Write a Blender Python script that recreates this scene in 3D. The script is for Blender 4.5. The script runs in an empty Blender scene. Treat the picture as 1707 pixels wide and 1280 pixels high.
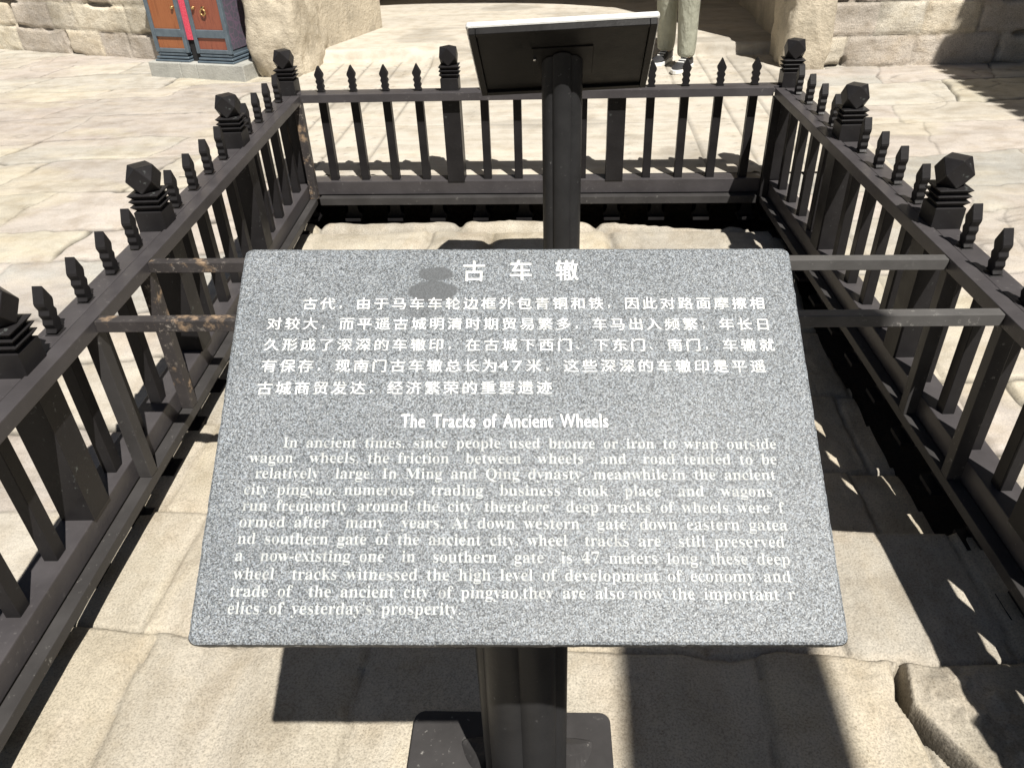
import bpy, bmesh, math, random
import numpy as np
from mathutils import Vector, Matrix, noise as mnoise

random.seed(7)
scn = bpy.context.scene
COL = scn.collection
R = math.radians

# ------------------------------------------------------------------ camera
CAM = Vector((0.17687, -3.62381, 0.87285))
yaw, pitch, roll = -0.0899423, 0.6002867, -0.0394776
fwd = Vector((math.sin(yaw) * math.cos(pitch), math.cos(yaw) * math.cos(pitch), -math.sin(pitch)))
rgt = Vector((math.cos(yaw), -math.sin(yaw), 0))
upv = rgt.cross(fwd)
r2 = math.cos(roll) * rgt + math.sin(roll) * upv
u2 = -math.sin(roll) * rgt + math.cos(roll) * upv
cam = bpy.data.cameras.new('camera')
cam.sensor_width = 36
cam.lens = 36 * 1290.06 / 1707
cam.clip_start = 0.02
cam.clip_end = 500
cam_ob = bpy.data.objects.new('camera', cam)
COL.objects.link(cam_ob)
m3 = Matrix((r2, u2, -fwd)).transposed()
cam_ob.matrix_world = Matrix.Translation(CAM) @ m3.to_4x4()
scn.camera = cam_ob

# ------------------------------------------------------------------ sky and sun
SUN = Vector((0.30, -0.525, 1.0)).normalized()          # towards the sun
world = bpy.data.worlds.new('World')
scn.world = world
world.use_nodes = True
wn = world.node_tree
sky = wn.nodes.new('ShaderNodeTexSky')
sky.sky_type = 'NISHITA'
sky.sun_disc = False
sky.sun_elevation = math.asin(SUN.z)
sky.sun_rotation = math.atan2(SUN.x, SUN.y)
wn.links.new(sky.outputs[0], wn.nodes['Background'].inputs[0])
wn.nodes['Background'].inputs[1].default_value = 0.024
sun = bpy.data.lights.new('sun', 'SUN')
sun.energy = 5.0
sun.angle = R(0.53)
sun.color = (1.0, 0.955, 0.88)
sun_ob = bpy.data.objects.new('sun', sun)
COL.objects.link(sun_ob)
sun_ob.location = (3, -6, 9)
sun_ob.rotation_euler = (-SUN).to_track_quat('-Z', 'Y').to_euler()
scn.view_settings.view_transform = 'Standard'
scn.view_settings.look = 'None'
scn.view_settings.exposure = 0.50
scn.view_settings.gamma = 1.0

# ------------------------------------------------------------------ materials
class NT:
    def __init__(s, name):
        s.m = bpy.data.materials.new(name)
        s.m.use_nodes = True
        s.t = s.m.node_tree
        s.p = s.t.nodes['Principled BSDF']
        s.tc = s.t.nodes.new('ShaderNodeTexCoord')
    def n(s, typ, **kw):
        x = s.t.nodes.new(typ)
        for k, v in kw.items():
            setattr(x, k, v)
        return x
    def l(s, a, b):
        s.t.links.new(a, b)
    def map(s, scale=(1, 1, 1), rot=(0, 0, 0), coord='Object'):
        mp = s.n('ShaderNodeMapping')
        mp.inputs['Scale'].default_value = scale
        mp.inputs['Rotation'].default_value = rot
        s.l(s.tc.outputs[coord], mp.inputs[0])
        return mp.outputs[0]
    def noise(s, scale, detail=4, rough=.55, vec=None, dist=0):
        x = s.n('ShaderNodeTexNoise')
        x.inputs['Scale'].default_value = scale
        x.inputs['Detail'].default_value = detail
        x.inputs['Roughness'].default_value = rough
        x.inputs['Distortion'].default_value = dist
        s.l(vec if vec else s.tc.outputs['Object'], x.inputs['Vector'])
        return x.outputs[0]
    def ramp(s, fac, stops, interp='LINEAR'):
        x = s.n('ShaderNodeValToRGB')
        x.color_ramp.interpolation = interp
        e = x.color_ramp.elements
        while len(e) < len(stops):
            e.new(.5)
        for i, (p, c) in enumerate(stops):
            e[i].position = p
            e[i].color = (c[0], c[1], c[2], 1) if hasattr(c, '__len__') else (c, c, c, 1)
        s.l(fac, x.inputs[0])
        return x.outputs[0]
    def mix(s, fac, a, b, mode='MIX'):
        x = s.n('ShaderNodeMix', data_type='RGBA', blend_type=mode)
        for sock, v in ((x.inputs[0], fac), (x.inputs[6], a), (x.inputs[7], b)):
            if isinstance(v, (int, float)):
                sock.default_value = v
            elif isinstance(v, (tuple, list)):
                sock.default_value = (v[0], v[1], v[2], 1)
            else:
                s.l(v, sock)
        return x.outputs[2]
    def math(s, op, a, b=0.0):
        x = s.n('ShaderNodeMath', operation=op)
        for i, v in enumerate((a, b)):
            if isinstance(v, (int, float)):
                x.inputs[i].default_value = v
            else:
                s.l(v, x.inputs[i])
        return x.outputs[0]
    def bump(s, h, strength=.3, dist=.01, prev=None):
        x = s.n('ShaderNodeBump')
        x.inputs['Strength'].default_value = strength
        x.inputs['Distance'].default_value = dist
        s.l(h, x.inputs['Height'])
        if prev:
            s.l(prev, x.inputs['Normal'])
        return x.outputs[0]
    def base(s, v):
        if isinstance(v, (tuple, list)):
            s.p.inputs['Base Color'].default_value = (v[0], v[1], v[2], 1)
        else:
            s.l(v, s.p.inputs['Base Color'])
    def rough(s, v):
        if isinstance(v, (int, float)):
            s.p.inputs['Roughness'].default_value = v
        else:
            s.l(v, s.p.inputs['Roughness'])
    def normal(s, v):
        s.l(v, s.p.inputs['Normal'])

def paint_mat(name, col, dust, rust=None, lo=.64, hi=.74, rlo=.30, rhi=.52, spec=.11):
    t = NT(name)
    wv = t.tc.outputs['Object']
    big = t.noise(9, 5, .6)
    fine = t.noise(140, 3, .6)
    c = t.mix(t.ramp(big, [(.35, 0), (.75, .55)]), col, tuple(min(1, 1.7 * x + .006) for x in col))
    chip = t.math('MULTIPLY', t.ramp(t.noise(60, 6, .7), [(lo, 0), (hi, 1)]), t.ramp(t.noise(6, 2), [(.40, 0), (.62, 1)]))
    c = t.mix(chip, c, dust)
    if rust:
        rm = t.ramp(t.noise(13, 6, .65), [(rust[1], 0), (rust[1] + .10, 1)])
        rc = t.ramp(t.noise(30, 4), [(.3, rust[0]), (.7, tuple(x * .45 for x in rust[0]))])
        c = t.mix(rm, c, rc)
    t.base(c)
    t.rough(t.ramp(big, [(.3, rlo), (.7, rhi)]))
    t.p.inputs['Specular IOR Level'].default_value = spec
    t.normal(t.bump(fine, .12, .002, t.bump(t.noise(25, 3), .15, .004)))
    return t.m

M = {}
M['black'] = paint_mat('black_paint', (.0165, .0155, .0163), (.14, .155, .15), None, .62, .72)
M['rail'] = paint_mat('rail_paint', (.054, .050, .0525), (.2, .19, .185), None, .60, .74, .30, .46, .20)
M['worn'] = paint_mat('worn_paint', (.042, .040, .040), (.30, .29, .27), None, .62, .72)
M['rusty'] = paint_mat('rusty_paint', (.042, .038, .038), (.36, .32, .28), ((.46, .33, .22), .55), .56, .66)
M['bar'] = paint_mat('bar_paint', (.085, .082, .080), (.34, .33, .31), None, .58, .70)
M['post'] = paint_mat('post_paint', (.022, .022, .023), (.22, .22, .22), None, .64, .74, .32, .46, .10)

def granite():
    t = NT('granite')
    v = t.n('ShaderNodeTexVoronoi')
    v.inputs['Scale'].default_value = 980
    t.l(t.tc.outputs['Object'], v.inputs['Vector'])
    sep = t.n('ShaderNodeSeparateColor')
    t.l(v.outputs['Color'], sep.inputs[0])
    g = t.ramp(sep.outputs[0], [(0, .05), (.20, .105), (.45, .175), (.75, .26), (1, .38)])
    big = t.noise(9, 3)
    g = t.mix(1, g, t.ramp(big, [(.3, (.86, .94, .98)), (.7, (.97, 1.05, 1.09))]), 'MULTIPLY')
    tint = t.ramp(sep.outputs[1], [(0, (.94, .97, 1.05)), (1, (1.04, 1.0, .98))])
    g = t.mix(1, g, tint, 'MULTIPLY')
    # smears of old glue with outlines of their own
    sx = t.n('ShaderNodeSeparateXYZ')
    t.l(t.tc.outputs['Object'], sx.inputs[0])
    wob = t.noise(28, 3)
    def blob(cx, cy, rx, ry):
        a = t.math('POWER', t.math('DIVIDE', t.math('SUBTRACT', sx.outputs[0], cx), rx), 2)
        b = t.math('POWER', t.math('DIVIDE', t.math('SUBTRACT', sx.outputs[1], cy), ry), 2)
        d = t.math('ADD', t.math('ADD', a, b), t.math('MULTIPLY', t.math('SUBTRACT', wob, .5), 1.6))
        return t.ramp(d, [(.8, 1), (1.0, 0)])
    m = t.math('MAXIMUM', blob(-.088, .175, .020, .009), blob(-.090, .153, .027, .014))
    m = t.math('MAXIMUM', m, t.math('MULTIPLY', blob(-.102, .129, .024, .007), .5))
    m = t.math('MAXIMUM', m, t.math('MULTIPLY', blob(-.235, .115, .045, .010), .35))
    g = t.mix(t.math('MULTIPLY', m, .85), g, (.085, .09, .095))
    t.base(g)
    t.rough(t.ramp(sep.outputs[2], [(0, .40), (1, .62)]))
    t.p.inputs['Specular IOR Level'].default_value = .22
    return t.m
M['granite'] = granite()
M['tray'] = paint_mat('tray_paint', (.008, .0075, .0075), (.05, .05, .05), None, .7, .8)
t = NT('granite_edge')
t.base(t.ramp(t.noise(300, 2), [(.4, (.02, .022, .025)), (.62, (.05, .055, .06)), (.74, (.35, .36, .36))]))
t.rough(.6); t.normal(t.bump(t.noise(90, 4), .8, .003)); M['granite_edge'] = t.m
t = NT('polished_edge'); t.base((.62, .62, .60)); t.rough(.35); M['pale_edge'] = t.m
t = NT('letter_paint')
t.base(t.ramp(t.noise(55, 4, .65), [(.36, (.52, .53, .52)), (.52, (.80, .81, .79))])); t.rough(.55); M['letters'] = t.m
t = NT('thin_letter_paint')
t.base(t.ramp(t.noise(40, 4, .65), [(.30, (.30, .31, .31)), (.50, (.49, .51, .50))])); t.rough(.55); M['letters_thin'] = t.m

def stone_mat(name, fine=70, bump=.35, lay=(3, 10, 3), spec=.3, grain=.12):
    t = NT(name)
    at = t.n('ShaderNodeVertexColor', layer_name='Col')
    c = at.outputs[0]
    lay_n = t.noise(1.0, 6, .62, t.map(lay), .4)
    c = t.mix(1, c, t.ramp(lay_n, [(.3, (.86, .85, .83)), (.5, (1, 1, 1)), (.7, (1.09, 1.07, 1.02))]), 'MULTIPLY')
    sp = t.noise(fine * 4, 3, .7)
    c = t.mix(1, c, t.ramp(sp, [(.34, 1 - grain * 1.6), (.5, 1.0), (.68, 1 + grain)]), 'MULTIPLY')
    c = t.mix(1, c, t.ramp(t.noise(9, 5, .6), [(.32, (.86, .83, .78)), (.55, (1.03, 1.03, 1.02))]), 'MULTIPLY')
    dots = t.math('MULTIPLY', t.ramp(t.noise(150, 2, .5), [(.66, 0), (.72, 1)]), t.ramp(t.noise(7, 3), [(.45, 0), (.62, .8)]))
    c = t.mix(dots, c, t.mix(1, c, (.55, .52, .47), 'MULTIPLY'))
    t.base(c)
    t.rough(.8)
    t.p.inputs['Specular IOR Level'].default_value = spec
    b = t.bump(t.noise(fine, 6, .68), bump, .006)
    b = t.bump(lay_n, bump * .6, .02, b)
    t.normal(b)
    return t.m
M['paving'] = stone_mat('paving_stone', 60, .42)
M['old_road'] = stone_mat('old_road_stone', 55, .7, (7, 2.0, 4), .2, .2)
M['road'] = stone_mat('road_slab', 80, .25, (1.2, 9, 3), .3, .07)
M['wall'] = stone_mat('wall_stone', 42, 1.0, (4, 4, 9), .2, .22)

def plain_stone(name, col, scale=30, bump=.6):
    t = NT(name)
    c = t.ramp(t.noise(5, 6, .65), [(.3, tuple(x * .72 for x in col)), (.5, col), (.7, tuple(min(1, x * 1.16) for x in col))])
    c = t.mix(1, c, t.ramp(t.noise(scale * 5, 3, .7), [(.35, .84), (.65, 1.1)]), 'MULTIPLY')
    t.base(c); t.rough(.85); t.p.inputs['Specular IOR Level'].default_value = .25
    t.normal(t.bump(t.noise(scale, 7, .7), bump, .02))
    return t.m
M['guard'] = plain_stone('guard_stone', (.53, .47, .37), 26, .8)
M['plinth'] = plain_stone('plinth_stone', (.40, .40, .37), 60, .35)
M['dirt'] = plain_stone('packed_earth', (.05, .042, .035), 30, .6)
M['street'] = plain_stone('street_stone', (.40, .36, .30), 20, .5)
t = NT('grey_brick')
br = t.n('ShaderNodeTexBrick')
br.inputs['Scale'].default_value = 3.2
br.inputs['Color1'].default_value = (.20, .20, .19, 1); br.inputs['Color2'].default_value = (.27, .26, .25, 1); br.inputs['Mortar'].default_value = (.38, .36, .33, 1)
br.inputs['Mortar Size'].default_value = .012
t.l(t.map((1, 1, 1), (R(90), 0, 0)), br.inputs['Vector'])
t.base(t.mix(1, br.outputs[0], t.ramp(t.noise(6, 5), [(.3, .75), (.7, 1.15)]), 'MULTIPLY')); t.rough(.9)
t.normal(t.bump(br.outputs[1], -.4, .01)); M['brick'] = t.m
t = NT('roof_tile'); t.base(t.ramp(t.noise(12, 4), [(.3, (.05, .05, .055)), (.7, (.13, .13, .13))])); t.rough(.8); M['tile'] = t.m
t = NT('old_timber')
t.base(t.ramp(t.noise(3, 6, .6, t.map((12, 1.2, 12))), [(.3, (.10, .06, .035)), (.7, (.22, .14, .08))])); t.rough(.7); M['timber'] = t.m

def wood(name, a, b):
    t = NT(name)
    n = t.noise(2.2, 6, .62, t.map((26, 26, 2.2)), .6)
    t.base(t.ramp(n, [(.30, a), (.52, b), (.72, tuple(x * .8 for x in a))])); t.rough(.38)
    t.normal(t.bump(n, .12, .002))
    return t.m
M['wood_orange'] = wood('orange_wood', (.25, .080, .030), (.32, .115, .045))
M['wood_red'] = wood('red_wood', (.20, .055, .038), (.27, .085, .050))
t = NT('blue_grey_frame'); t.base(t.ramp(t.noise(20, 4), [(.3, (.075, .10, .125)), (.7, (.115, .15, .18))])); t.rough(.42); M['frame'] = t.m
t = NT('patterned_side')
vv = t.n('ShaderNodeTexVoronoi', feature='DISTANCE_TO_EDGE'); vv.inputs['Scale'].default_value = 22
t.l(t.tc.outputs['Object'], vv.inputs['Vector'])
t.base(t.ramp(vv.outputs[0], [(.03, (.16, .11, .16)), (.09, (.10, .095, .12))])); t.rough(.5); M['side'] = t.m
t = NT('pink_red_strip'); t.base(t.ramp(t.noise(120, 2), [(.4, (.58, .05, .09)), (.6, (.72, .10, .15))])); t.rough(.5); M['pink'] = t.m
t = NT('brass'); t.base((.62, .44, .20)); t.p.inputs['Metallic'].default_value = 1; t.rough(.3); M['brass'] = t.m
t = NT('dark_gap'); t.base((.012, .012, .013)); t.rough(.8); M['gap'] = t.m
t = NT('steel'); t.base((.6, .6, .6)); t.p.inputs['Metallic'].default_value = 1; t.rough(.25); M['steel'] = t.m
def cloth(name, col, s=90):
    t = NT(name)
    t.base(t.ramp(t.noise(14, 4), [(.3, tuple(x * .82 for x in col)), (.7, col)])); t.rough(.9)
    t.normal(t.bump(t.noise(s, 3), .25, .003, t.bump(t.noise(13, 4, .6, t.map((1.2, 1.2, .55))), .9, .03)))
    return t.m
M['trousers'] = cloth('khaki_cotton', (.33, .335, .27))
M['shirt'] = cloth('dark_olive_cloth', (.06, .07, .045))
t = NT('skin'); t.base((.46, .27, .19)); t.rough(.5); t.p.inputs['Subsurface Weight'].default_value = .08; M['skin'] = t.m
t = NT('hair'); t.base((.014, .012, .011)); t.rough(.5); M['hair'] = t.m
t = NT('shoe_black'); t.base((.03, .03, .033)); t.rough(.6); M['shoe'] = t.m
t = NT('sole_white'); t.base((.75, .75, .73)); t.rough(.6); M['sole'] = t.m

# ------------------------------------------------------------------ builders
def tag(o, label=None, cat=None, group=None, kind=None):
    if label: o['label'] = label
    if cat: o['category'] = cat
    if group: o['group'] = group
    if kind: o['kind'] = kind
    return o

def thing(name, label, cat, loc=(0, 0, 0), rz=0.0, group=None):
    o = bpy.data.objects.new(name, None)
    o.empty_display_size = .1
    COL.objects.link(o)
    o.location = loc
    o.rotation_euler = (0, 0, rz)
    return tag(o, label, cat, group)

def link(name, me, parent=None, loc=(0, 0, 0), rot=(0, 0, 0)):
    o = bpy.data.objects.new(name, me)
    COL.objects.link(o)
    o.parent = parent
    o.location = loc
    o.rotation_euler = rot
    return o

class MB:
    def __init__(s):
        s.v = []; s.f = []
    def add(s, vs, fs):
        b = len(s.v)
        s.v += [tuple(v) for v in vs]
        s.f += [tuple(b + i for i in f) for f in fs]
        return s
    def box(s, x0, x1, y0, y1, z0, z1):
        return s.add([(x0, y0, z0), (x1, y0, z0), (x1, y1, z0), (x0, y1, z0), (x0, y0, z1), (x1, y0, z1), (x1, y1, z1), (x0, y1, z1)],
                     [(3, 2, 1, 0), (4, 5, 6, 7), (0, 1, 5, 4), (1, 2, 6, 5), (2, 3, 7, 6), (3, 0, 4, 7)])
    def bar(s, p, q, w, h):
        # a bar of width w (sideways) and height h whose top centre line runs from p to q
        p = Vector(p); q = Vector(q)
        d = (q - p).normalized()
        side = d.cross(Vector((0, 0, 1)))
        side = Vector((1, 0, 0)) if side.length < 1e-4 else side.normalized()
        up = side.cross(d)
        vs = []
        for e in (p, q):
            for a, b in ((-.5, -1), (.5, -1), (.5, 0), (-.5, 0)):
                vs.append(e + side * a * w + up * b * h)
        return s.add(vs, [(0, 1, 2, 3), (7, 6, 5, 4), (0, 4, 5, 1), (1, 5, 6, 2), (2, 6, 7, 3), (3, 7, 4, 0)])
    def prism(s, poly, z0, z1, axis='z'):
        n = len(poly)
        def P(a, b, c):
            return (a, b, c) if axis == 'z' else ((a, c, b) if axis == 'y' else (c, a, b))
        vs = [P(a, b, z0) for a, b in poly] + [P(a, b, z1) for a, b in poly]
        fs = [tuple(range(n))[::-1], tuple(range(n, 2 * n))] + [(i, (i + 1) % n, n + (i + 1) % n, n + i) for i in range(n)]
        return s.add(vs, fs)
    def loft(s, rings, cap=True):
        n = len(rings[0]); b = []
        for r in rings: b += r
        fs = []
        for k in range(len(rings) - 1):
            for i in range(n):
                fs.append((k * n + i, k * n + (i + 1) % n, (k + 1) * n + (i + 1) % n, (k + 1) * n + i))
        if cap:
            fs.append(tuple(range(n))[::-1]); fs.append(tuple(range((len(rings) - 1) * n, len(rings) * n)))
        return s.add(b, fs)
    def data(s, name, mat, bevel=0, seg=1, smooth=False, angle=.5):
        me = bpy.data.meshes.new(name)
        me.from_pydata([tuple(v) for v in s.v], [], s.f)
        bm = bmesh.new(); bm.from_mesh(me)
        bmesh.ops.recalc_face_normals(bm, faces=bm.faces[:])
        if bevel:
            ed = [e for e in bm.edges if len(e.link_faces) == 2 and e.calc_face_angle(0) > angle]
            bmesh.ops.bevel(bm, geom=ed, offset=bevel, segments=seg, affect='EDGES', profile=.5, clamp_overlap=True)
        bm.to_mesh(me); bm.free()
        if smooth:
            me.polygons.foreach_set('use_smooth', [True] * len(me.polygons))
            me.set_sharp_from_angle(angle=R(42))
        for m in (mat if isinstance(mat, (list, tuple)) else [mat]):
            me.materials.append(m)
        return me
    def build(s, name, mat, parent=None, loc=(0, 0, 0), rot=(0, 0, 0), **kw):
        return link(name, s.data(name, mat, **kw), parent, loc, rot)

# ------------------------------------------------------------------ noise on arrays
_rng = np.random.RandomState(11)
_tab = _rng.rand(256, 256)
def vnoise(x, y, seed=0):
    x = x + seed * 17.31; y = y + seed * 5.77
    xi = np.floor(x).astype(int); yi = np.floor(y).astype(int)
    fx = x - xi; fy = y - yi
    fx = fx * fx * fx * (fx * (fx * 6 - 15) + 10); fy = fy * fy * fy * (fy * (fy * 6 - 15) + 10)
    a = _tab[xi & 255, yi & 255]; b = _tab[(xi + 1) & 255, yi & 255]
    c = _tab[xi & 255, (yi + 1) & 255]; d = _tab[(xi + 1) & 255, (yi + 1) & 255]
    return (a * (1 - fx) + b * fx) * (1 - fy) + (c * (1 - fx) + d * fx) * fy
def fbm(x, y, oct=4, seed=0, g=.5):
    s = 0; a = 1; t = 0
    for o in range(oct):
        s = s + a * vnoise(x * 2 ** o, y * 2 ** o, seed + o * 3); t += a; a *= g
    return s / t
def sstep(a, b, x):
    t = np.clip((x - a) / (b - a), 0, 1)
    return t * t * (3 - 2 * t)
def terraces(x, y, n, seed, w=.12):
    # thin flaking layers: flat levels joined by short steps
    q = fbm(x, y, 5, seed) * n
    k = np.floor(q); f = q - k
    return (k + sstep(.5 - w, .5 + w, f)) / n

def slabs(x, y, rows, wlo, whi, seed, ragged=.05, fixed=None):
    """Courses of stones. rows: sorted row boundaries. Returns distance to the nearest joint, stone id (0..1) and two more random numbers."""
    xw = x + ragged * (fbm(x * 3.1, y * 3.1, 3, seed) - .5) * 2 + ragged * .35 * (vnoise(x * 22, y * 22, seed + 9) - .5)
    yw = y + ragged * (fbm(x * 2.7, y * 2.7, 3, seed + 5) - .5) * 2 + ragged * .35 * (vnoise(x * 22, y * 22, seed + 12) - .5)
    rows = np.asarray(rows)
    r = np.clip(np.searchsorted(rows, yw) - 1, 0, len(rows) - 2)
    d = np.minimum(yw - rows[r], rows[r + 1] - yw)
    ident = np.zeros(x.shape)
    rg = np.random.RandomState(seed)
    lo = float(x.min()) - 1; hi = float(x.max()) + 1
    for k in range(len(rows) - 1):
        cs = [lo - rg.rand() * whi]
        while cs[-1] < hi:
            cs.append(cs[-1] + wlo + (whi - wlo) * rg.rand())
        if fixed:
            for f in fixed:
                if f[0] <= rows[k] + 1e-3 < f[1]:
                    cs = [c for c in cs if abs(c - f[2]) > wlo * .5] + [f[2]]
            cs.sort()
        cs = np.asarray(cs)
        ids = rg.rand(len(cs))
        msk = r == k
        if not msk.any():
            continue
        q = np.clip(np.searchsorted(cs, xw[msk]) - 1, 0, len(cs) - 2)
        d[msk] = np.minimum(d[msk], np.minimum(xw[msk] - cs[q], cs[q + 1] - xw[msk]))
        ident[msk] = ids[q]
    return d, ident, (ident * 7.13) % 1, (ident * 23.7) % 1

def grid_mesh(name, X, Y, Z, C, mat, keep=None, to_world=None, smooth=True):
    ny, nx = X.shape
    co = np.stack([X, Y, Z], -1).reshape(-1, 3)
    if to_world is not None:
        co = to_world(co)
    idx = np.arange(ny * nx).reshape(ny, nx)
    q = np.stack([idx[:-1, :-1], idx[:-1, 1:], idx[1:, 1:], idx[1:, :-1]], -1).reshape(-1, 4)
    if keep is not None:
        kf = keep[:-1, :-1] & keep[:-1, 1:] & keep[1:, 1:] & keep[1:, :-1]
        q = q[kf.reshape(-1)]
    me = bpy.data.meshes.new(name)
    me.vertices.add(len(co)); me.vertices.foreach_set('co', co.astype(np.float32).ravel())
    me.loops.add(len(q) * 4); me.loops.foreach_set('vertex_index', q.astype(np.int32).ravel())
    me.polygons.add(len(q)); me.polygons.foreach_set('loop_start', (np.arange(len(q)) * 4).astype(np.int32))
    me.polygons.foreach_set('use_smooth', np.ones(len(q), bool))
    me.update(calc_edges=True)
    at = me.color_attributes.new('Col', 'FLOAT_COLOR', 'POINT')
    c4 = np.ones((ny * nx, 4), np.float32); c4[:, :3] = C.reshape(-1, 3)
    at.data.foreach_set('color', c4.ravel())
    me.materials.append(mat)
    return me

def palette(ident, pal):
    pal = np.asarray(pal)
    k = np.clip((ident * len(pal)).astype(int), 0, len(pal) - 1)
    return pal[k]

def axis(a, b, h):
    return np.linspace(a, b, int(round((b - a) / h)) + 1)

GZ = -0.425          # paving level outside the fence
PZ = -0.60           # level of the old road inside

# fence lines: centre of the balusters
def xl(y): return -1.132 - .0569 * y
def xr(y): return 1.118 - .0441 * y

# ------------------------------------------------------------------ paving outside the fence
xs = np.concatenate([axis(-6.2, -4.83, .03), axis(-4.8, -1.0, .0095), axis(-.97, 1.17, .03), axis(1.2, 3.5, .0095), axis(3.53, 4.8, .03)])
ys = np.concatenate([axis(-4.2, -2.33, .03), axis(-2.3, 3.3, .0095), axis(3.33, 3.7, .03)])
X, Y = np.meshgrid(xs, ys)
rows = [-5]
rg = np.random.RandomState(3)
while rows[-1] < 5:
    rows.append(rows[-1] + .28 + .34 * rg.rand())
ca, sa = math.cos(R(-6)), math.sin(R(-6))
Xr = ca * X - sa * Y; Yr = sa * X + ca * Y
skew = .32 * Yr
d, sid, s2, s3 = slabs(Xr - skew, Yr, rows, .55, 1.35, 21, .055)
ter = terraces(X * .9, Y * 2.2, 9, 31, .05)
ter2 = terraces(X * 2.2, Y * 4.6, 7, 37, .10)
open_j = sstep(.44, .60, fbm(X * 1.6, Y * 1.6, 3, 41))
jw = .005 + .005 * open_j
joint = np.exp(-(d / jw) ** 2)
GB = np.maximum(GZ - .075 * np.maximum(0, -(Y + .3)), -.580)
Z = GB + (s2 - .5) * .004 + .010 * (fbm(X * .8, Y * .8, 3, 2) - .5) + .016 * (ter - .5) + .010 * (ter2 - .5)
Z = Z - joint * (.002 + .014 * open_j) - .0025 * np.exp(-(d / .03) ** 2) + .0030 * (fbm(X * 14, Y * 20, 3, 8) - .5)
# a long joint beside the right-hand kerb
jr = np.exp(-((X - (xr(Y) + .16)) / .006) ** 2) * (Y < 1.2)
Z = Z - .010 * jr
# left-hand paving climbs a little to the wall
pal = [(.47, .435, .38), (.44, .415, .37), (.425, .39, .355), (.48, .445, .37), (.39, .377, .35), (.475, .44, .385), (.44, .40, .365)]
C = palette(sid, pal) * (.92 + .14 * s3)[..., None]
tint = fbm(X * 1.7, Y * 3.4, 4, 51)
C = C * (1 + .16 * (tint - .5))[..., None]
yel = sstep(.58, .72, fbm(X * 1.1, Y * 2.6, 4, 61))[..., None]
C = C * (1 - yel * .55) + np.array((.495, .45, .355)) * yel * .55
pk = sstep(.60, .74, fbm(X * 1.2, Y * 2.2, 4, 67))[..., None]
C = C * (1 - pk * .5) + np.array((.415, .365, .335)) * pk * .5
lime = (1 - open_j) * joint
C = C * (1 - .85 * (joint * open_j))[..., None]
C = C * (1 - .36 * lime)[..., None]
crk = np.exp(-((fbm(X * 1.1 + 5, Y * 1.9, 4, 71) - .5) / .0045) ** 2) * sstep(.52, .64, fbm(X * .9, Y * .9, 2, 73))
Z -= .008 * crk
C = C * (1 - .35 * crk)[..., None]
C = C * (1 - .10 * sstep(.55, .70, fbm(X * 5, Y * 9, 4, 75)))[..., None]
C = C * (1 - .35 * jr)[..., None]
road_rect = (X > -1.72) & (X < 1.62) & (Y > .08)
Z = np.where(road_rect, Z - .03, Z)
pit = (X > xl(Y) - .022) & (X < xr(Y) + .022) & (Y < .0)
keep = ~pit
ground = link('paved_ground', grid_mesh('paved_ground', X, Y, Z, C, M['paving'], keep))
tag(ground, kind='structure')
# thickness of the paving along the kerb, the bank of the pit, and the wider ground
b = MB()
b.box(-1.72, 1.85, .36, .40, -.9, -.47)
b.box(-1.68, 1.81, -4.2, .36, -.9, -.79)
b.build('pit_bank', M['dirt']); tag(bpy.data.objects['pit_bank'], kind='structure')
b = MB()
b.box(-60, -1.721, .401, 60, -.9, -.46)
b.box(1.851, 60, .401, 60, -.9, -.46)
b.box(-60, -6.1, -4.2, .4, -.9, -.62)
b.box(4.7, 60, -4.2, .4, -.9, -.62)
b.box(-1.72, 1.85, .401, 60, -.9, -.46)
b.build('wider_ground', M['street']); tag(bpy.data.objects['wider_ground'], kind='structure')
b = MB(); b.box(-60, 60, -60, -4.2, -.9, -.64)
b.build('lower_street', M['street']); tag(bpy.data.objects['lower_street'], kind='structure')

# ------------------------------------------------------------------ old road with wheel ruts inside the fence
xs = np.concatenate([axis(-1.30, .78, .0095), axis(.784, 1.12, .004), axis(1.129, 1.40, .0095)])
ys = np.concatenate([axis(-4.25, -3.31, .0095), axis(-3.305, -2.46, .0045), axis(-2.455, .058, .0085)])
X, Y = np.meshgrid(xs, ys)
rows = [-4.8, -4.3, -3.72, -3.25, -2.90, -2.515, -2.117, -1.70, -1.30, -.86, -.42, -.16, .3]
fixed = [(-2.95, -2.6, -.77), (-2.95, -2.6, .885), (-2.95, -2.6, .60), (-2.55, -2.2, .80), (-2.2, -1.8, -.30), (-.9, -.5, -.62), (-.45, -.2, -.50), (-.45, -.2, -.2), (-.45, -.2, .35)]
d, sid, s2, s3 = slabs(X, Y, rows, .55, 1.0, 77, .022, fixed)
near = sstep(-.95, -.45, Y)
jd = np.exp(-(d / (.007 + .012 * near)) ** 2)
Z = PZ + (s2 - .5) * .018 + .012 * (fbm(X * 2, Y * 2, 4, 3) - .5) + .0012 * (fbm(X * 9, Y * 9, 4, 4) - .5)
Z += .026 * near * (fbm(X * 4.2, Y * 6, 4, 14) - .5)
Z -= jd * (.010 + .012 * near) + .012 * np.exp(-(d / .05) ** 2) * (.5 + .4 * near)
Z += .012 * (terraces(X * 3.2, Y * 1.6, 6, 19, .09) - .5)
# ruts worn by wheels
rx1 = -.60 + .05 * sstep(-2.4, -3, Y) + .02 * (fbm(X * 0 + 1, Y * 1.3, 2, 5) - .5)
rut = np.exp(-((X - rx1) / .075) ** 2) + np.exp(-((X - .50 - .03 * np.sin(Y * 2)) / .085) ** 2)
Z -= .030 * rut * (1 - near)
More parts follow.
